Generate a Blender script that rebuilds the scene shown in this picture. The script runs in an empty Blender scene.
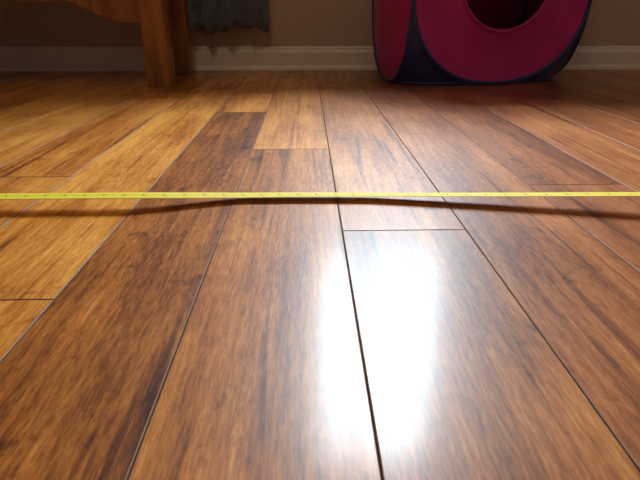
import bpy, bmesh, math, random
from mathutils import Vector, Matrix
random.seed(7)
scene = bpy.context.scene
scene.view_settings.view_transform = 'Standard'
scene.view_settings.look = 'None'
scene.view_settings.exposure = 0.0

# ---------------------------------------------------------------- helpers
def link(o):
    scene.collection.objects.link(o); return o

def obj_from_bm(name, bm, mats, smooth=False, parent=None):
    me = bpy.data.meshes.new(name)
    bm.normal_update()
    bm.to_mesh(me); bm.free()
    for m in mats: me.materials.append(m)
    if smooth:
        for p in me.polygons: p.use_smooth = True
    o = link(bpy.data.objects.new(name, me))
    if parent: o.parent = parent
    return o

def add_box(bm, x0, x1, y0, y1, z0, z1, mi=0, bev=0.0):
    r = bmesh.ops.create_cube(bm, size=1.0)
    vs = r['verts']
    for v in vs:
        v.co = Vector(((x0+x1)/2+v.co.x*(x1-x0), (y0+y1)/2+v.co.y*(y1-y0), (z0+z1)/2+v.co.z*(z1-z0)))
    fs = set(f for v in vs for f in v.link_faces)
    for f in fs: f.material_index = mi
    if bev > 0:
        es = list(set(e for v in vs for e in v.link_edges))
        bmesh.ops.bevel(bm, geom=es, offset=bev, segments=2, affect='EDGES', profile=0.6)

def add_prism(bm, pts, axis, a0, a1, mi=0):
    """extrude 2D polygon along axis ('x' -> pts are (y,z); 'y' -> pts are (x,z))"""
    def mk(p, a):
        return (a, p[0], p[1]) if axis == 'x' else (p[0], a, p[1])
    A = [bm.verts.new(mk(p, a0)) for p in pts]
    B = [bm.verts.new(mk(p, a1)) for p in pts]
    n = len(pts); fs = [bm.faces.new(A), bm.faces.new(B[::-1])]
    for i in range(n):
        fs.append(bm.faces.new((A[i], B[i], B[(i+1) % n], A[(i+1) % n])))
    for f in fs: f.material_index = mi
    bmesh.ops.recalc_face_normals(bm, faces=fs)

def add_tube(bm, pts, r, mi=0, closed=True, seg=8):
    n = len(pts); rings = []
    for i, p in enumerate(pts):
        p = Vector(p)
        a = Vector(pts[(i-1) % n]) if (closed or i > 0) else p
        b = Vector(pts[(i+1) % n]) if (closed or i < n-1) else p
        t = (b-a).normalized()
        up = Vector((0, 0, 1)) if abs(t.z) < 0.9 else Vector((0, 1, 0))
        s = t.cross(up).normalized(); u = s.cross(t).normalized()
        if i > 0:   # keep frames consistent
            ps = prev
            s2 = (ps - t*ps.dot(t))
            if s2.length > 1e-5:
                s = s2.normalized(); u = s.cross(t).normalized()
        prev = s
        rings.append([bm.verts.new(p + (s*math.cos(k*2*math.pi/seg)+u*math.sin(k*2*math.pi/seg))*r) for k in range(seg)])
    m = n if closed else n-1
    for i in range(m):
        A, B = rings[i], rings[(i+1) % n]
        off = 0
        if closed and i == n-1:
            off = min(range(seg), key=lambda o: (A[0].co-B[o].co).length)
        for k in range(seg):
            f = bm.faces.new((A[k], A[(k+1) % seg], B[(k+1+off) % seg], B[(k+off) % seg]))
            f.material_index = mi; f.smooth = True

def new_mat(name):
    m = bpy.data.materials.new(name); m.use_nodes = True
    nt = m.node_tree
    return m, nt, nt.nodes['Principled BSDF']

def simple_mat(name, col, rough=0.6, noise=0.08, scale=30, bump=0.0, metal=0.0, sheen=0.0):
    m, nt, b = new_mat(name)
    tc = nt.nodes.new('ShaderNodeTexCoord')
    n = nt.nodes.new('ShaderNodeTexNoise'); n.inputs['Scale'].default_value = scale
    n.inputs['Detail'].default_value = 5
    nt.links.new(tc.outputs['Object'], n.inputs['Vector'])
    r = nt.nodes.new('ShaderNodeValToRGB')
    r.color_ramp.elements[0].position = 0.3; r.color_ramp.elements[1].position = 0.7
    r.color_ramp.elements[0].color = (*[c*(1-noise) for c in col], 1)
    r.color_ramp.elements[1].color = (*[min(1, c*(1+noise)) for c in col], 1)
    nt.links.new(n.outputs['Fac'], r.inputs['Fac'])
    nt.links.new(r.outputs['Color'], b.inputs['Base Color'])
    b.inputs['Roughness'].default_value = rough
    b.inputs['Metallic'].default_value = metal
    if sheen: b.inputs['Sheen Weight'].default_value = sheen
    if bump:
        bp = nt.nodes.new('ShaderNodeBump'); bp.inputs['Strength'].default_value = bump
        bp.inputs['Distance'].default_value = 0.002
        nt.links.new(n.outputs['Fac'], bp.inputs['Height'])
        nt.links.new(bp.outputs['Normal'], b.inputs['Normal'])
    return m

# ---------------------------------------------------------------- floor material
def floor_material():
    m, nt, b = new_mat('bamboo_floor')
    N = nt.nodes; L = nt.links
    def math_(op, a, bb=None, c=None):
        n = N.new('ShaderNodeMath'); n.operation = op
        for i, v in enumerate((a, bb, c)):
            if v is None: continue
            if isinstance(v, (int, float)): n.inputs[i].default_value = v
            else: L.new(v, n.inputs[i])
        return n.outputs[0]
    geo = N.new('ShaderNodeTexCoord')
    att = N.new('ShaderNodeAttribute'); att.attribute_name = 'plank'
    sep = N.new('ShaderNodeSeparateColor'); L.new(att.outputs['Color'], sep.inputs[0])
    tone, red, rnd = sep.outputs[0], sep.outputs[1], sep.outputs[2]
    off = N.new('ShaderNodeCombineXYZ')
    L.new(math_('MULTIPLY', rnd, 3.7), off.inputs[0])
    L.new(math_('MULTIPLY', rnd, 23.0), off.inputs[1])
    L.new(math_('MULTIPLY', rnd, 11.0), off.inputs[2])
    add = N.new('ShaderNodeVectorMath'); add.operation = 'ADD'
    L.new(geo.outputs['Object'], add.inputs[0]); L.new(off.outputs[0], add.inputs[1])
    def noise(sx, sy, detail=4, rough=0.55, dist=0.0):
        mp = N.new('ShaderNodeMapping'); mp.inputs['Scale'].default_value = (sx, sy, 1)
        L.new(add.outputs[0], mp.inputs['Vector'])
        n = N.new('ShaderNodeTexNoise'); n.inputs['Scale'].default_value = 1
        n.inputs['Detail'].default_value = detail; n.inputs['Roughness'].default_value = rough
        n.inputs['Distortion'].default_value = dist
        L.new(mp.outputs[0], n.inputs['Vector'])
        return n.outputs['Fac']
    broad = noise(22, 1.8, 4, .55, .3)
    streak = noise(140, 7, 5, .65, .2)
    fine = noise(380, 50, 5, .75)
    blotch = noise(26, 24, 5, .65, .8)
    cloud = noise(7, 5, 2)
    v = math_('MULTIPLY_ADD', math_('SUBTRACT', broad, .5), 0.85, tone)
    v = math_('MULTIPLY_ADD', math_('SUBTRACT', streak, .5), 0.80, v)
    v = math_('MULTIPLY_ADD', math_('SUBTRACT', fine, .5), 1.0, v)
    v = math_('MULTIPLY_ADD', math_('SUBTRACT', cloud, .5), 0.50, v)
    # dark node blotches
    mr = N.new('ShaderNodeMapRange'); mr.inputs[1].default_value = .58; mr.inputs[2].default_value = .72
    L.new(blotch, mr.inputs[0])
    v = math_('MULTIPLY_ADD', mr.outputs[0], -0.26, v)
    # long dark strands
    strand = noise(60, 2.2, 3, .5, .8)
    m2 = N.new('ShaderNodeMapRange'); m2.inputs[1].default_value = .59; m2.inputs[2].default_value = .66
    L.new(strand, m2.inputs[0])
    v = math_('MULTIPLY_ADD', m2.outputs[0], -0.24, v)
    def ramp(cols):
        r = N.new('ShaderNodeValToRGB'); cr = r.color_ramp
        cr.elements[0].position = cols[0][0]; cr.elements[0].color = (*cols[0][1], 1)
        cr.elements[1].position = cols[-1][0]; cr.elements[1].color = (*cols[-1][1], 1)
        for p, c in cols[1:-1]:
            e = cr.elements.new(p); e.color = (*c, 1)
        L.new(v, r.inputs['Fac']); return r.outputs['Color']
    gold = ramp([(0.0, (.060, .014, .003)), (.3, (.21, .057, .008)), (.6, (.52, .170, .022)), (1.0, (.88, .40, .075))])
    redd = ramp([(0.0, (.052, .013, .005)), (.3, (.155, .042, .012)), (.6, (.34, .104, .031)), (1.0, (.58, .235, .085))])
    mix = N.new('ShaderNodeMix'); mix.data_type = 'RGBA'
    L.new(red, mix.inputs[0]); L.new(gold, mix.inputs[6]); L.new(redd, mix.inputs[7])
    L.new(mix.outputs[2], b.inputs['Base Color'])
    rr = N.new('ShaderNodeMapRange'); rr.inputs[3].default_value = .37; rr.inputs[4].default_value = .45
    L.new(streak, rr.inputs[0]); L.new(rr.outputs[0], b.inputs['Roughness'])
    b.inputs['IOR'].default_value = 1.42
    b.inputs['Coat Weight'].default_value = .30
    b.inputs['Coat Roughness'].default_value = .18
    bp = N.new('ShaderNodeBump'); bp.inputs['Strength'].default_value = .12; bp.inputs['Distance'].default_value = .0006
    L.new(streak, bp.inputs['Height']); L.new(bp.outputs[0], b.inputs['Normal'])
    return m

M_floor = floor_material()
M_sub = simple_mat('seam_filler', (.035, .015, .008), .9)
M_edge = simple_mat('plank_edge', (.27, .14, .08), .58, .2, 60)
M_edge.node_tree.nodes['Principled BSDF'].inputs['Specular IOR Level'].default_value = .35
M_wall = simple_mat('wall_paint', (.55, .44, .39), .85, .04, 60, .15)
M_ceil = simple_mat('ceiling_paint', (.70, .61, .52), .9, .03, 40)
M_trim = simple_mat('trim_paint', (.86, .80, .77), .4, .03, 15)
M_out = simple_mat('window_paint', (.75, .74, .72), .45, .03, 15)

# ---------------------------------------------------------------- room dims
XL, XR, YB, YF, H = -2.4, 2.2, 2.30, -2.0, 2.6   # YB wall with window (far)
# ---------------------------------------------------------------- floor planks
bm = bmesh.new()
lay = bm.loops.layers.float_color.new('plank')
def plank(x0, x1, y0, y1, tone, red):
    g = .0005; bv = .0008; zt = 0.0; zr = -.0006; zb = -.006
    x0 += g; x1 -= g; y0 += g; y1 -= g
    rnd = random.random()
    B = [bm.verts.new(p) for p in ((x0, y0, zb), (x1, y0, zb), (x1, y1, zb), (x0, y1, zb))]
    R = [bm.verts.new(p) for p in ((x0, y0, zr), (x1, y0, zr), (x1, y1, zr), (x0, y1, zr))]
    T = [bm.verts.new(p) for p in ((x0+bv, y0+bv, zt), (x1-bv, y0+bv, zt), (x1-bv, y1-bv, zt), (x0+bv, y1-bv, zt))]
    fs = [bm.faces.new(T)]
    for a, c in ((B, R), (R, T)):
        for i in range(4):
            j = (i+1) % 4
            fs.append(bm.faces.new((a[i], a[j], c[j], c[i])))
    for n_, f in enumerate(fs):
        for l in f.loops: l[lay] = (tone, red, rnd, 1)
        f.material_index = 0 if n_ == 0 else 2

seams = [-.511, -.371, -.231, -.103, .0402, .188, .331, .474]
while seams[0] > XL: seams.insert(0, seams[0]-.141)
while seams[-1] < XR: seams.append(seams[-1]+.143)
seams[0] = XL; seams[-1] = XR
rows = {  # joints, plank tones, redness; left tones also carry the brighter light there
    -.511: ([-1.3, .78, 1.55], [.60, .68, .64, .5], .10),
    -.371: ([-.9, .405, 1.72], [.7, .68, .74, .6], .05),
    -.231: ([-.55, 1.32], [.5, .38, .72], .20),
    -.103: ([-.45, .943, 2.0], [.5, .54, .74, .5], .36),
    .0402: ([-1.0, .555, 1.85], [.5, .48, .58, .55], .55),
    .188: ([-.8, 1.45], [.5, .55, .52], .75),
    .331: ([-1.2, .72, 2.05], [.5, .57, .50, .5], .9),
}
for i in range(len(seams)-1):
    x0, x1 = seams[i], seams[i+1]
    if x1-x0 < .01: continue
    if round(x0, 4) in rows:
        js, ts, rd = rows[round(x0, 4)]
    else:
        js = []; y = YF + random.uniform(.3, 1.5)
        while y < YB-.15:
            js.append(y); y += random.uniform(.9, 1.8)
        rd = .15 if x0 < 0 else .9
        base = .66 if x0 < 0 else .54  # left albedo raised to stand in for stronger light on that side
        ts = [base+random.uniform(-.14, .14) for _ in range(len(js)+1)]
    ys = [YF]+js+[YB]
    for k in range(len(ys)-1):
        plank(x0, x1, ys[k], ys[k+1], ts[k], rd+random.uniform(-.05, .05))
add_box(bm, XL, XR, YF, YB, -.06, -.004, 1)
obj_from_bm('floor', bm, [M_floor, M_sub, M_edge])

# ---------------------------------------------------------------- walls with window
WX0, WX1, WZ0, WZ1 = .045, .72, .90, 2.46
T = .14
bm = bmesh.new()
add_box(bm, XL-T, WX0, YB, YB+T, -.06, H)
add_box(bm, WX1, XR+T, YB, YB+T, -.06, H)
add_box(bm, WX0, WX1, YB, YB+T, -.06, WZ0)
add_box(bm, WX0, WX1, YB, YB+T, WZ1, H)
obj_from_bm('wall_back', bm, [M_wall])
bm = bmesh.new(); add_box(bm, XR, XR+T, YF, YB, -.06, H); obj_from_bm('wall_right', bm, [M_wall])
bm = bmesh.new(); add_box(bm, XL-T, XL, YF, YB, -.06, H); obj_from_bm('wall_left', bm, [M_wall])
bm = bmesh.new(); add_box(bm, XL-T, XR+T, YF-T, YF, -.06, H); obj_from_bm('wall_front', bm, [M_wall])
bm = bmesh.new(); add_box(bm, XL-T, XR+T, YF-T, YB+T, H, H+.1); obj_from_bm('ceiling', bm, [M_ceil])

# baseboards: profile (d = distance out from wall, z)
prof = [(0, 0), (.024, 0), (.024, .008), (.021, .015), (.014, .019), (.014, .070), (.012, .076), (.007, .081), (.006, .090), (.003, .094), (0, .095)]
bm = bmesh.new(); add_prism(bm, [(YB-d, z) for d, z in prof], 'x', XL, XR); obj_from_bm('baseboard_back', bm, [M_trim])
bm = bmesh.new(); add_prism(bm, [(XL+d, z) for d, z in prof], 'y', YF+.025, YB-.025); obj_from_bm('baseboard_left', bm, [M_trim])
bm = bmesh.new(); add_prism(bm, [(XR-d, z) for d, z in prof], 'y', YF+.025, YB-.025); obj_from_bm('baseboard_right', bm, [M_trim])
bm = bmesh.new(); add_prism(bm, [(YF+d, z) for d, z in prof], 'x', XL, XR); obj_from_bm('baseboard_front', bm, [M_trim])

# glass
M_glass = bpy.data.materials.new('window_glass'); M_glass.use_nodes = True
nt = M_glass.node_tree; nt.nodes.clear()
o = nt.nodes.new('ShaderNodeOutputMaterial'); mx = nt.nodes.new('ShaderNodeMixShader')
tr = nt.nodes.new('ShaderNodeBsdfTransparent'); gl = nt.nodes.new('ShaderNodeBsdfGlossy'); gl.inputs['Roughness'].default_value = .02
fr = nt.nodes.new('ShaderNodeFresnel'); fr.inputs[0].default_value = 1.15
nt.links.new(fr.outputs[0], mx.inputs[0]); nt.links.new(tr.outputs[0], mx.inputs[1]); nt.links.new(gl.outputs[0], mx.inputs[2])
nt.links.new(mx.outputs[0], o.inputs[0])

def window(name, w, z0, z1, mull, M):
    """local: x along width 0..w, y = 0 inner wall face, +y outward"""
    bm = bmesh.new(); c = .07
    add_box(bm, -c, 0, -.018, 0, z0-c, z1+c, 0, .003); add_box(bm, w, w+c, -.018, 0, z0-c, z1+c, 0, .003)
    add_box(bm, 0, w, -.018, 0, z1, z1+c, 0, .003)
    add_box(bm, -c-.02, w+c+.02, -.05, 0, z0-.025, z0, 0, .004)
    add_box(bm, 0, w, -.016, 0, z0-.09, z0-.025, 0, .003)
    # sash frame inside the reveal
    s = .03
    add_box(bm, 0, s, .05, .09, z0, z1); add_box(bm, w-s, w, .05, .09, z0, z1)
    add_box(bm, s, w-s, .05, .09, z0, z0+s); add_box(bm, s, w-s, .05, .09, z1-s, z1)
    add_box(bm, mull-.035, mull+.035, .05, .09, z0+s, z1-s)
    add_box(bm, s, w-s, .068, .072, z0+s, z1-s, 1)
    ob = obj_from_bm(name, bm, [M_out, M_glass]); ob.matrix_world = M
    return ob
window('window_1', WX1-WX0, WZ0, WZ1, .24, Matrix.Translation((WX0, YB, 0)))

def portal(loc, rot, sx, sy):
    l = bpy.data.lights.new('window_portal', 'AREA'); l.shape = 'RECTANGLE'; l.size = sx; l.size_y = sy
    l.cycles.is_portal = True
    o = link(bpy.data.objects.new('window_portal', l)); o.location = loc; o.rotation_euler = rot
portal(((WX0+WX1)/2, YB+.11, (WZ0+WZ1)/2), (-math.pi/2, 0, 0), WX1-WX0, WZ1-WZ0)

# ---------------------------------------------------------------- world sky
w = bpy.data.worlds.new('sky'); scene.world = w; w.use_nodes = True
nt = w.node_tree; bg = nt.nodes['Background']
tc = nt.nodes.new('ShaderNodeTexCoord'); sx = nt.nodes.new('ShaderNodeSeparateXYZ'); nt.links.new(tc.outputs['Generated'], sx.inputs[0])
r = nt.nodes.new('ShaderNodeValToRGB'); nt.links.new(sx.outputs[2], r.inputs[0])
r.color_ramp.elements[0].position = .0; r.color_ramp.elements[0].color = (.10, .11, .08, 1)
r.color_ramp.elements[1].position = .80; r.color_ramp.elements[1].color = (.80, .93, 1, 1)
e = r.color_ramp.elements.new(.42); e.color = (.13, .18, .21, 1)
e = r.color_ramp.elements.new(.55); e.color = (.38, .49, .56, 1)
e = r.color_ramp.elements.new(.66); e.color = (.76, .90, 1, 1)
nt.links.new(r.outputs[0], bg.inputs[0]); bg.inputs[1].default_value = 76

# ---------------------------------------------------------------- added warm fill lamp on the ceiling, unseen behind the camera
M_fill_lamp, nt, b = new_mat('fill_diffuser')
b.inputs['Base Color'].default_value = (.9, .85, .75, 1); b.inputs['Emission Color'].default_value = (1, .78, .5, 1); b.inputs['Emission Strength'].default_value = 1
M_metal = simple_mat('fill_lamp_metal', (.5, .45, .35), .3, .05, 20, 0, 1)
bm = bmesh.new()
bmesh.ops.create_uvsphere(bm, u_segments=32, v_segments=16, radius=.17)
for v in list(bm.verts):
    v.co.z *= .5
    if v.co.z > 0: v.co.z = 0
for f in bm.faces: f.smooth = True
r2 = bmesh.ops.create_cone(bm, cap_ends=True, segments=32, radius1=.18, radius2=.18, depth=.03)
for v in r2['verts']:
    v.co.z += .015
    for f in v.link_faces: f.material_index = 1
lamp = obj_from_bm('added_fill_lamp', bm, [M_fill_lamp, M_metal]); lamp.location = (-.3, -.2, H-.03)  # made-up fixture that holds the added fill
l = bpy.data.lights.new('fill_light', 'AREA'); l.shape = 'DISK'; l.size = .34; l.energy = 7; l.color = (1, .76, .46)
lo = link(bpy.data.objects.new('fill_light', l)); lo.location = (-.3, -.2, H-.13); lo.parent = None

# ---------------------------------------------------------------- wooden bench
def bench_mat():
    m, nt, b = new_mat('bench_wood'); N = nt.nodes; L = nt.links
    tc = N.new('ShaderNodeTexCoord'); mp = N.new('ShaderNodeMapping'); mp.inputs['Scale'].default_value = (30, 30, 3)
    L.new(tc.outputs['Object'], mp.inputs[0])
    n = N.new('ShaderNodeTexNoise'); n.inputs['Scale'].default_value = 1; n.inputs['Detail'].default_value = 6; n.inputs['Distortion'].default_value = .8
    L.new(mp.outputs[0], n.inputs['Vector'])
    r = N.new('ShaderNodeValToRGB'); r.color_ramp.elements[0].position = .3; r.color_ramp.elements[1].position = .72
    r.color_ramp.elements[0].color = (.16, .052, .013, 1); r.color_ramp.elements[1].color = (.42, .165, .042, 1)
    L.new(n.outputs[0], r.inputs[0]); L.new(r.outputs[0], b.inputs['Base Color'])
    b.inputs['Roughness'].default_value = .42
    return m
M_bench = bench_mat()
bm = bmesh.new()
bx1 = -.452; bx0 = -1.80; fy = 1.775; by = 2.13
for x in (bx1-.078, bx0):
    add_box(bm, x, x+.078, fy, fy+.06, 0, .60, 0, .004)
    add_box(bm, x+.008, x+.07, by, by+.055, 0, .88, 0, .004)
    add_box(bm, x+.02, x+.06, fy+.06, by, .30, .40, 0, .003)
    add_box(bm, x-.005, x+.083, fy-.03, by+.0, .60, .63, 0, .008)
# front apron with curved brackets
z0, z1, zl = .262, .40, .200
L0, L1 = bx0+.078, bx1-.078
pts = [(L0, z1), (L0, zl)]
for i in range(9):
    a = i/8; pts.append((L0+.05+a*.19, zl+(z0-zl)*(a*a*(3-2*a))))
for i in range(9):
    a = 1-i/8; pts.append((L1-.05-a*.19, zl+(z0-zl)*(a*a*(3-2*a))))
pts += [(L1, zl), (L1, z1)]
add_prism(bm, pts, 'y', fy+.012, fy+.040)
add_box(bm, L0, L1, by+.01, by+.04, .30, .40, 0, .003)
for i in range(5):
    y = fy+.0+i*.076
    add_box(bm, bx0+(.0 if 0 < i < 4 else .08), bx1-(.0 if 0 < i < 4 else .08), y, y+.066, .40, .422, 0, .004)
add_box(bm, L0-.01, L1+.01, by+.012, by+.04, .80, .87, 0, .004)
add_box(bm, L0-.01, L1+.01, by+.012, by+.04, .50, .55, 0, .004)
k = 13
for i in range(k):
    x = L0+.04+(L1-L0-.11)*i/(k-1)
    add_box(bm, x, x+.03, by+.018, by+.034, .55, .80, 0, .002)
obj_from_bm('wooden_bench', bm, [M_bench])

# ---------------------------------------------------------------- curtain on a rod
M_curt = simple_mat('curtain_fabric', (.115, .13, .175), .9, .25, 18, .3, 0, .3)
M_rod = simple_mat('rod_metal', (.12, .10, .09), .35, .1, 20, 0, 1)
cur = link(bpy.data.objects.new('curtain', None))
bm = bmesh.new(); NX, NZ = 150, 60; cx0, cx1 = -.52, -.155
grid = []
for j in range(NZ+1):
    row = []; tz = j/NZ
    for i in range(NX+1):
        u = i/NX
        hem = .160+.010*math.sin(u*9+1)+.006*math.sin(u*31)+.004*math.sin(u*57+2)
        z = hem+(2.52-hem)*tz
        amp = .016+.008*(1-tz)
        y = 2.215+amp*math.sin(u*2*math.pi*4.5+.8*math.sin(3*tz+u*5))+.005*math.sin(u*50+tz*9)
        if tz < .12: y += .005*math.sin(u*37+tz*60)
        x = cx0+(cx1-cx0)*u+.006*math.sin(tz*11+u*8)
        row.append(bm.verts.new((x, y, z)))
    grid.append(row)
for j in range(NZ):
    for i in range(NX):
        f = bm.faces.new((grid[j][i], grid[j][i+1], grid[j+1][i+1], grid[j+1][i])); f.smooth = True
c = obj_from_bm('curtain_panel', bm, [M_curt], True, cur)
md = c.modifiers.new('s', 'SOLIDIFY'); md.thickness = .002
bm = bmesh.new()
RZ = 2.54
add_tube(bm, [(-.58, 2.215, RZ), (.3, 2.215, RZ), (.85, 2.215, RZ)], .011, closed=False, seg=16)
for x in (-.59, .86):
    bmesh.ops.create_uvsphere(bm, u_segments=16, v_segments=10, radius=.024, matrix=Matrix.Translation((x, 2.215, RZ)))
for x in (-.54, .81):
    add_box(bm, x-.008, x+.008, 2.215, YB, RZ-.015, RZ+.015)
obj_from_bm('curtain_rod', bm, [M_rod], False, cur)

# ---------------------------------------------------------------- pop-up play tent (cube)
M_pink = simple_mat('pink_nylon', (.50, .014, .23), .6, .15, 7, .2, 0, .1)
M_navy = simple_mat('navy_nylon', (.018, .026, .18), .5, .15, 8, .2, 0, .2)
M_trimb = simple_mat('tent_binding', (.012, .012, .03), .5, .1, 20)
a_, b_, c_ = .328, .172, .305
bm = bmesh.new(); SEG = 96; NEXP = 2.3
def sq(t):
    cx, sy = math.cos(t), math.sin(t)
    return (math.copysign(abs(cx)**(2/NEXP), cx), math.copysign(abs(sy)**(2/NEXP), sy))
faces = {
    'front': (lambda p, q, d: (a_*p, -b_-d, c_*q), (a_, c_), True),
    'back': (lambda p, q, d: (a_*p, b_+d, c_*q), (a_, c_), False),
    'left': (lambda p, q, d: (-a_-d, b_*p, c_*q), (b_, c_), False),
    'right': (lambda p, q, d: (a_+d, b_*p, c_*q), (b_, c_), False),
    'top': (lambda p, q, d: (a_*p, b_*q, c_+d), (a_, b_), False),
    'bottom': (lambda p, q, d: (a_*p, b_*q, -c_), (a_, b_), False),
}
for nm, (fn, (hu, hv), hole) in faces.items():
    rings = []
    outer = [sq(2*math.pi*k/SEG) for k in range(SEG)]
    R = 10
    for j in range(R+1):
        s = j/R
        ring = []
        for k in range(SEG):
            t = 2*math.pi*k/SEG
            ou = outer[k]
            if hole:
                inn = (.162*math.cos(t)/hu, (.148*math.sin(t)+.008)/hv)
            else:
                inn = (.02*math.cos(t), .02*math.sin(t))
            p = inn[0]+(ou[0]-inn[0])*s; q = inn[1]+(ou[1]-inn[1])*s
            d = -.010*math.sin(math.pi*s)+.004*math.sin(5*p+3*q)*math.sin(math.pi*s)
            if nm == 'left': d = .025*math.cos(math.pi*s/2)
            ring.append(bm.verts.new(fn(p, q, d)))
        rings.append(ring)
    for j in range(R):
        for k in range(SEG):
            f = bm.faces.new((rings[j][k], rings[j][(k+1) % SEG], rings[j+1][(k+1) % SEG], rings[j+1][k]))
            f.smooth = True; f.material_index = 0 if nm != 'bottom' else 1
    if not hole:
        f = bm.faces.new(rings[0]); f.material_index = 0 if nm != 'bottom' else 1
    add_tube(bm, [fn(p, q, 0) for p, q in outer], .0065, 1)
    if hole:
        add_tube(bm, [v.co.copy() for v in rings[0]], .006, 0)
# navy gussets along the 12 edges
Q = 24
def strip(A, B):
    va = [bm.verts.new(p) for p in A]; vb = [bm.verts.new(p) for p in B]
    for i in range(len(A)-1):
        f = bm.faces.new((va[i], va[i+1], vb[i+1], vb[i])); f.material_index = 1; f.smooth = True
ts = [-math.pi/4+math.pi/2*k/Q for k in range(Q+1)]
for s1 in (-1, 1):
    for s2 in (-1, 1):
        strip([(a_*s1*sq(t)[0], b_*s2, c_*sq(t)[1]) for t in ts], [(a_*s1, b_*s2*sq(t)[0], c_*sq(t)[1]) for t in ts])
        strip([(a_*s1*sq(t)[0], b_*sq(t)[1], c_*s2) for t in ts], [(a_*s1, b_*sq(t)[1], c_*s2*sq(t)[0]) for t in ts])
        strip([(a_*sq(t)[1], b_*s1*sq(t)[0], c_*s2) for t in ts], [(a_*sq(t)[1], b_*s1, c_*s2*sq(t)[0]) for t in ts])
        for s3 in (-1, 1):
            k = sq(math.pi/4)[0]
            f = bm.faces.new([bm.verts.new(p) for p in ((a_*s1*k, b_*s2*k, c_*s3), (a_*s1, b_*s2*k, c_*s3*k), (a_*s1*k, b_*s2, c_*s3*k))]); f.material_index = 1
tent = obj_from_bm('popup_play_tent', bm, [M_pink, M_navy, M_trimb])
th = math.radians(14)
u = Vector((math.cos(th), math.sin(th))); vv = Vector((-math.sin(th), math.cos(th)))
ctr = Vector((.332, 1.735))+u*a_+vv*b_
tent.location = (ctr.x, ctr.y, c_+.0065); tent.rotation_euler = (0, 0, th)

# ---------------------------------------------------------------- tape measure
def tape_mat():
    m, nt, b = new_mat('tape_yellow'); N = nt.nodes; L = nt.links
    uv = N.new('ShaderNodeUVMap'); uv.uv_map = 'UVMap'
    s = N.new('ShaderNodeSeparateXYZ'); L.new(uv.outputs[0], s.inputs[0])
    def M(op, a, bb=None):
        n = N.new('ShaderNodeMath'); n.operation = op
        for i, v in enumerate((a, bb)):
            if v is None: continue
            if isinstance(v, (int, float)): n.inputs[i].default_value = v
            else: L.new(v, n.inputs[i])
        return n.outputs[0]
    U, V = s.outputs[0], s.outputs[1]   # U metres along, V 0..1 across (0 = near edge)
    def ticks(period, width, lim):
        fr = M('FRACT', M('DIVIDE', U, period))
        return M('MULTIPLY', M('LESS_THAN', fr, width/period), M('LESS_THAN', V, lim))
    t = M('MAXIMUM', ticks(.0254/8, .0005, .28), M('MAXIMUM', ticks(.0127, .0005, .42), ticks(.0254, .0006, .7)))
    fr = M('FRACT', M('DIVIDE', U, .0254))
    num = M('MULTIPLY', M('MULTIPLY', M('GREATER_THAN', fr, .80), M('LESS_THAN', fr, .90)), M('MULTIPLY', M('GREATER_THAN', V, .55), M('LESS_THAN', V, .8)))
    t = M('MULTIPLY', M('MAXIMUM', t, num), .55)
    mix = N.new('ShaderNodeMix'); mix.data_type = 'RGBA'
    L.new(t, mix.inputs[0]); mix.inputs[6].default_value = (.68, .53, .03, 1); mix.inputs[7].default_value = (.06, .05, .02, 1)
    L.new(mix.outputs[2], b.inputs['Base Color']); b.inputs['Roughness'].default_value = .6
    b.inputs['Specular IOR Level'].default_value = .3
    return m
M_tape = tape_mat()
M_steel = simple_mat('steel', (.55, .55, .55), .3, .05, 30, 0, 1)
M_case = simple_mat('case_plastic', (.65, .45, .03), .4, .05, 30)
M_black = simple_mat('case_rubber', (.02, .02, .02), .7, .05, 30)
tape = link(bpy.data.objects.new('tape_measure', None))
def sm(a):
    a = min(1, max(0, a)); return a*a*(3-2*a)
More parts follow.
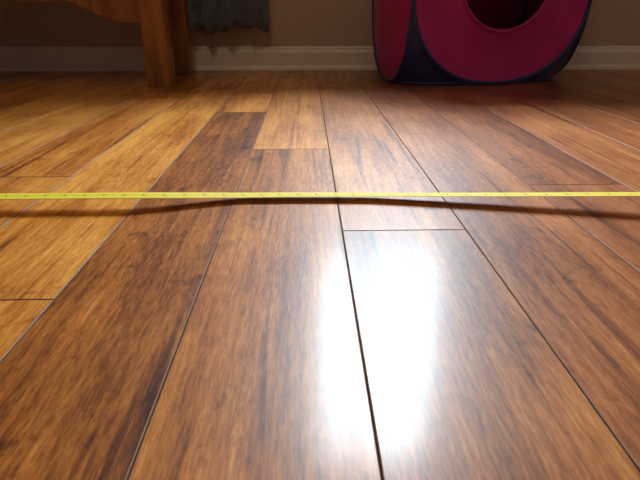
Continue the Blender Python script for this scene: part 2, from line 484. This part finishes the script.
def tp(x):
    # height above floor: resting near the middle, lifting toward the sides
    if x < 0: h = .0055+.0115*sm((-x-.07)/.18)
    else: h = .0055+.0200*min(1, max(0, (x-.08)/.40))**1.2
    if x < -.15: tilt = -2
    elif x < .15: tilt = -2-6*(x+.15)/.3
    else: tilt = -8
    y = .668-.0260*(h-.0050)/.01 - .030*max(0, x)
    return y, h, math.radians(tilt)
bm = bmesh.new(); uvl = bm.loops.layers.uv.new('UVMap')
XA, XB, NT, NW = -.95, 1.0, 240, 6; W = .025
g = []; uvs = {}
for i in range(NT+1):
    x = XA+(XB-XA)*i/NT; y, h, ti = tp(x); row = []
    for j in range(NW+1):
        q = j/NW-.5
        dz = math.sin(ti)*q*W + .0010*(2*q)**2
        vtx = bm.verts.new((x, y+math.cos(ti)*q*W, h+dz)); uvs[vtx] = (x-XA, j/NW); row.append(vtx)
    g.append(row)
for i in range(NT):
    for j in range(NW):
        f = bm.faces.new((g[i][j], g[i+1][j], g[i+1][j+1], g[i][j+1])); f.smooth = True
        for lp in f.loops: lp[uvl].uv = uvs[lp.vert]
t = obj_from_bm('tape_blade', bm, [M_tape], True, tape)
md = t.modifiers.new('s', 'SOLIDIFY'); md.thickness = .0004
y, h, _ = tp(XA)
bm = bmesh.new()
add_box(bm, XA-.002, XA+.016, y-.009, y+.009, h+.0008, h+.0022); add_box(bm, XA-.003, XA-.0015, y-.009, y+.009, 0, h+.0022)
obj_from_bm('end_hook', bm, [M_steel], False, tape)
y, h, _ = tp(XB)
bm = bmesh.new()
pr = [(XB, .001), (XB+.075, .001), (XB+.078, .03), (XB+.07, .055), (XB+.045, .068), (XB+.02, .062), (XB+.004, .04), (XB-.002, .02)]
add_prism(bm, pr, 'y', y-.018, y+.018, 0)
add_box(bm, XB-.004, XB+.07, y-.02, y+.02, 0, .008, 1, .002)
obj_from_bm('tape_case', bm, [M_case, M_black], False, tape)

# ---------------------------------------------------------------- camera
cam = bpy.data.cameras.new('camera'); co = link(bpy.data.objects.new('camera', cam))
cam.sensor_width = 36; cam.lens = 36*510/640; cam.clip_start = .01
co.location = (0, 0, .24)
co.rotation_euler = (math.radians(90-24.4), 0, math.radians(-1.43))
scene.camera = co
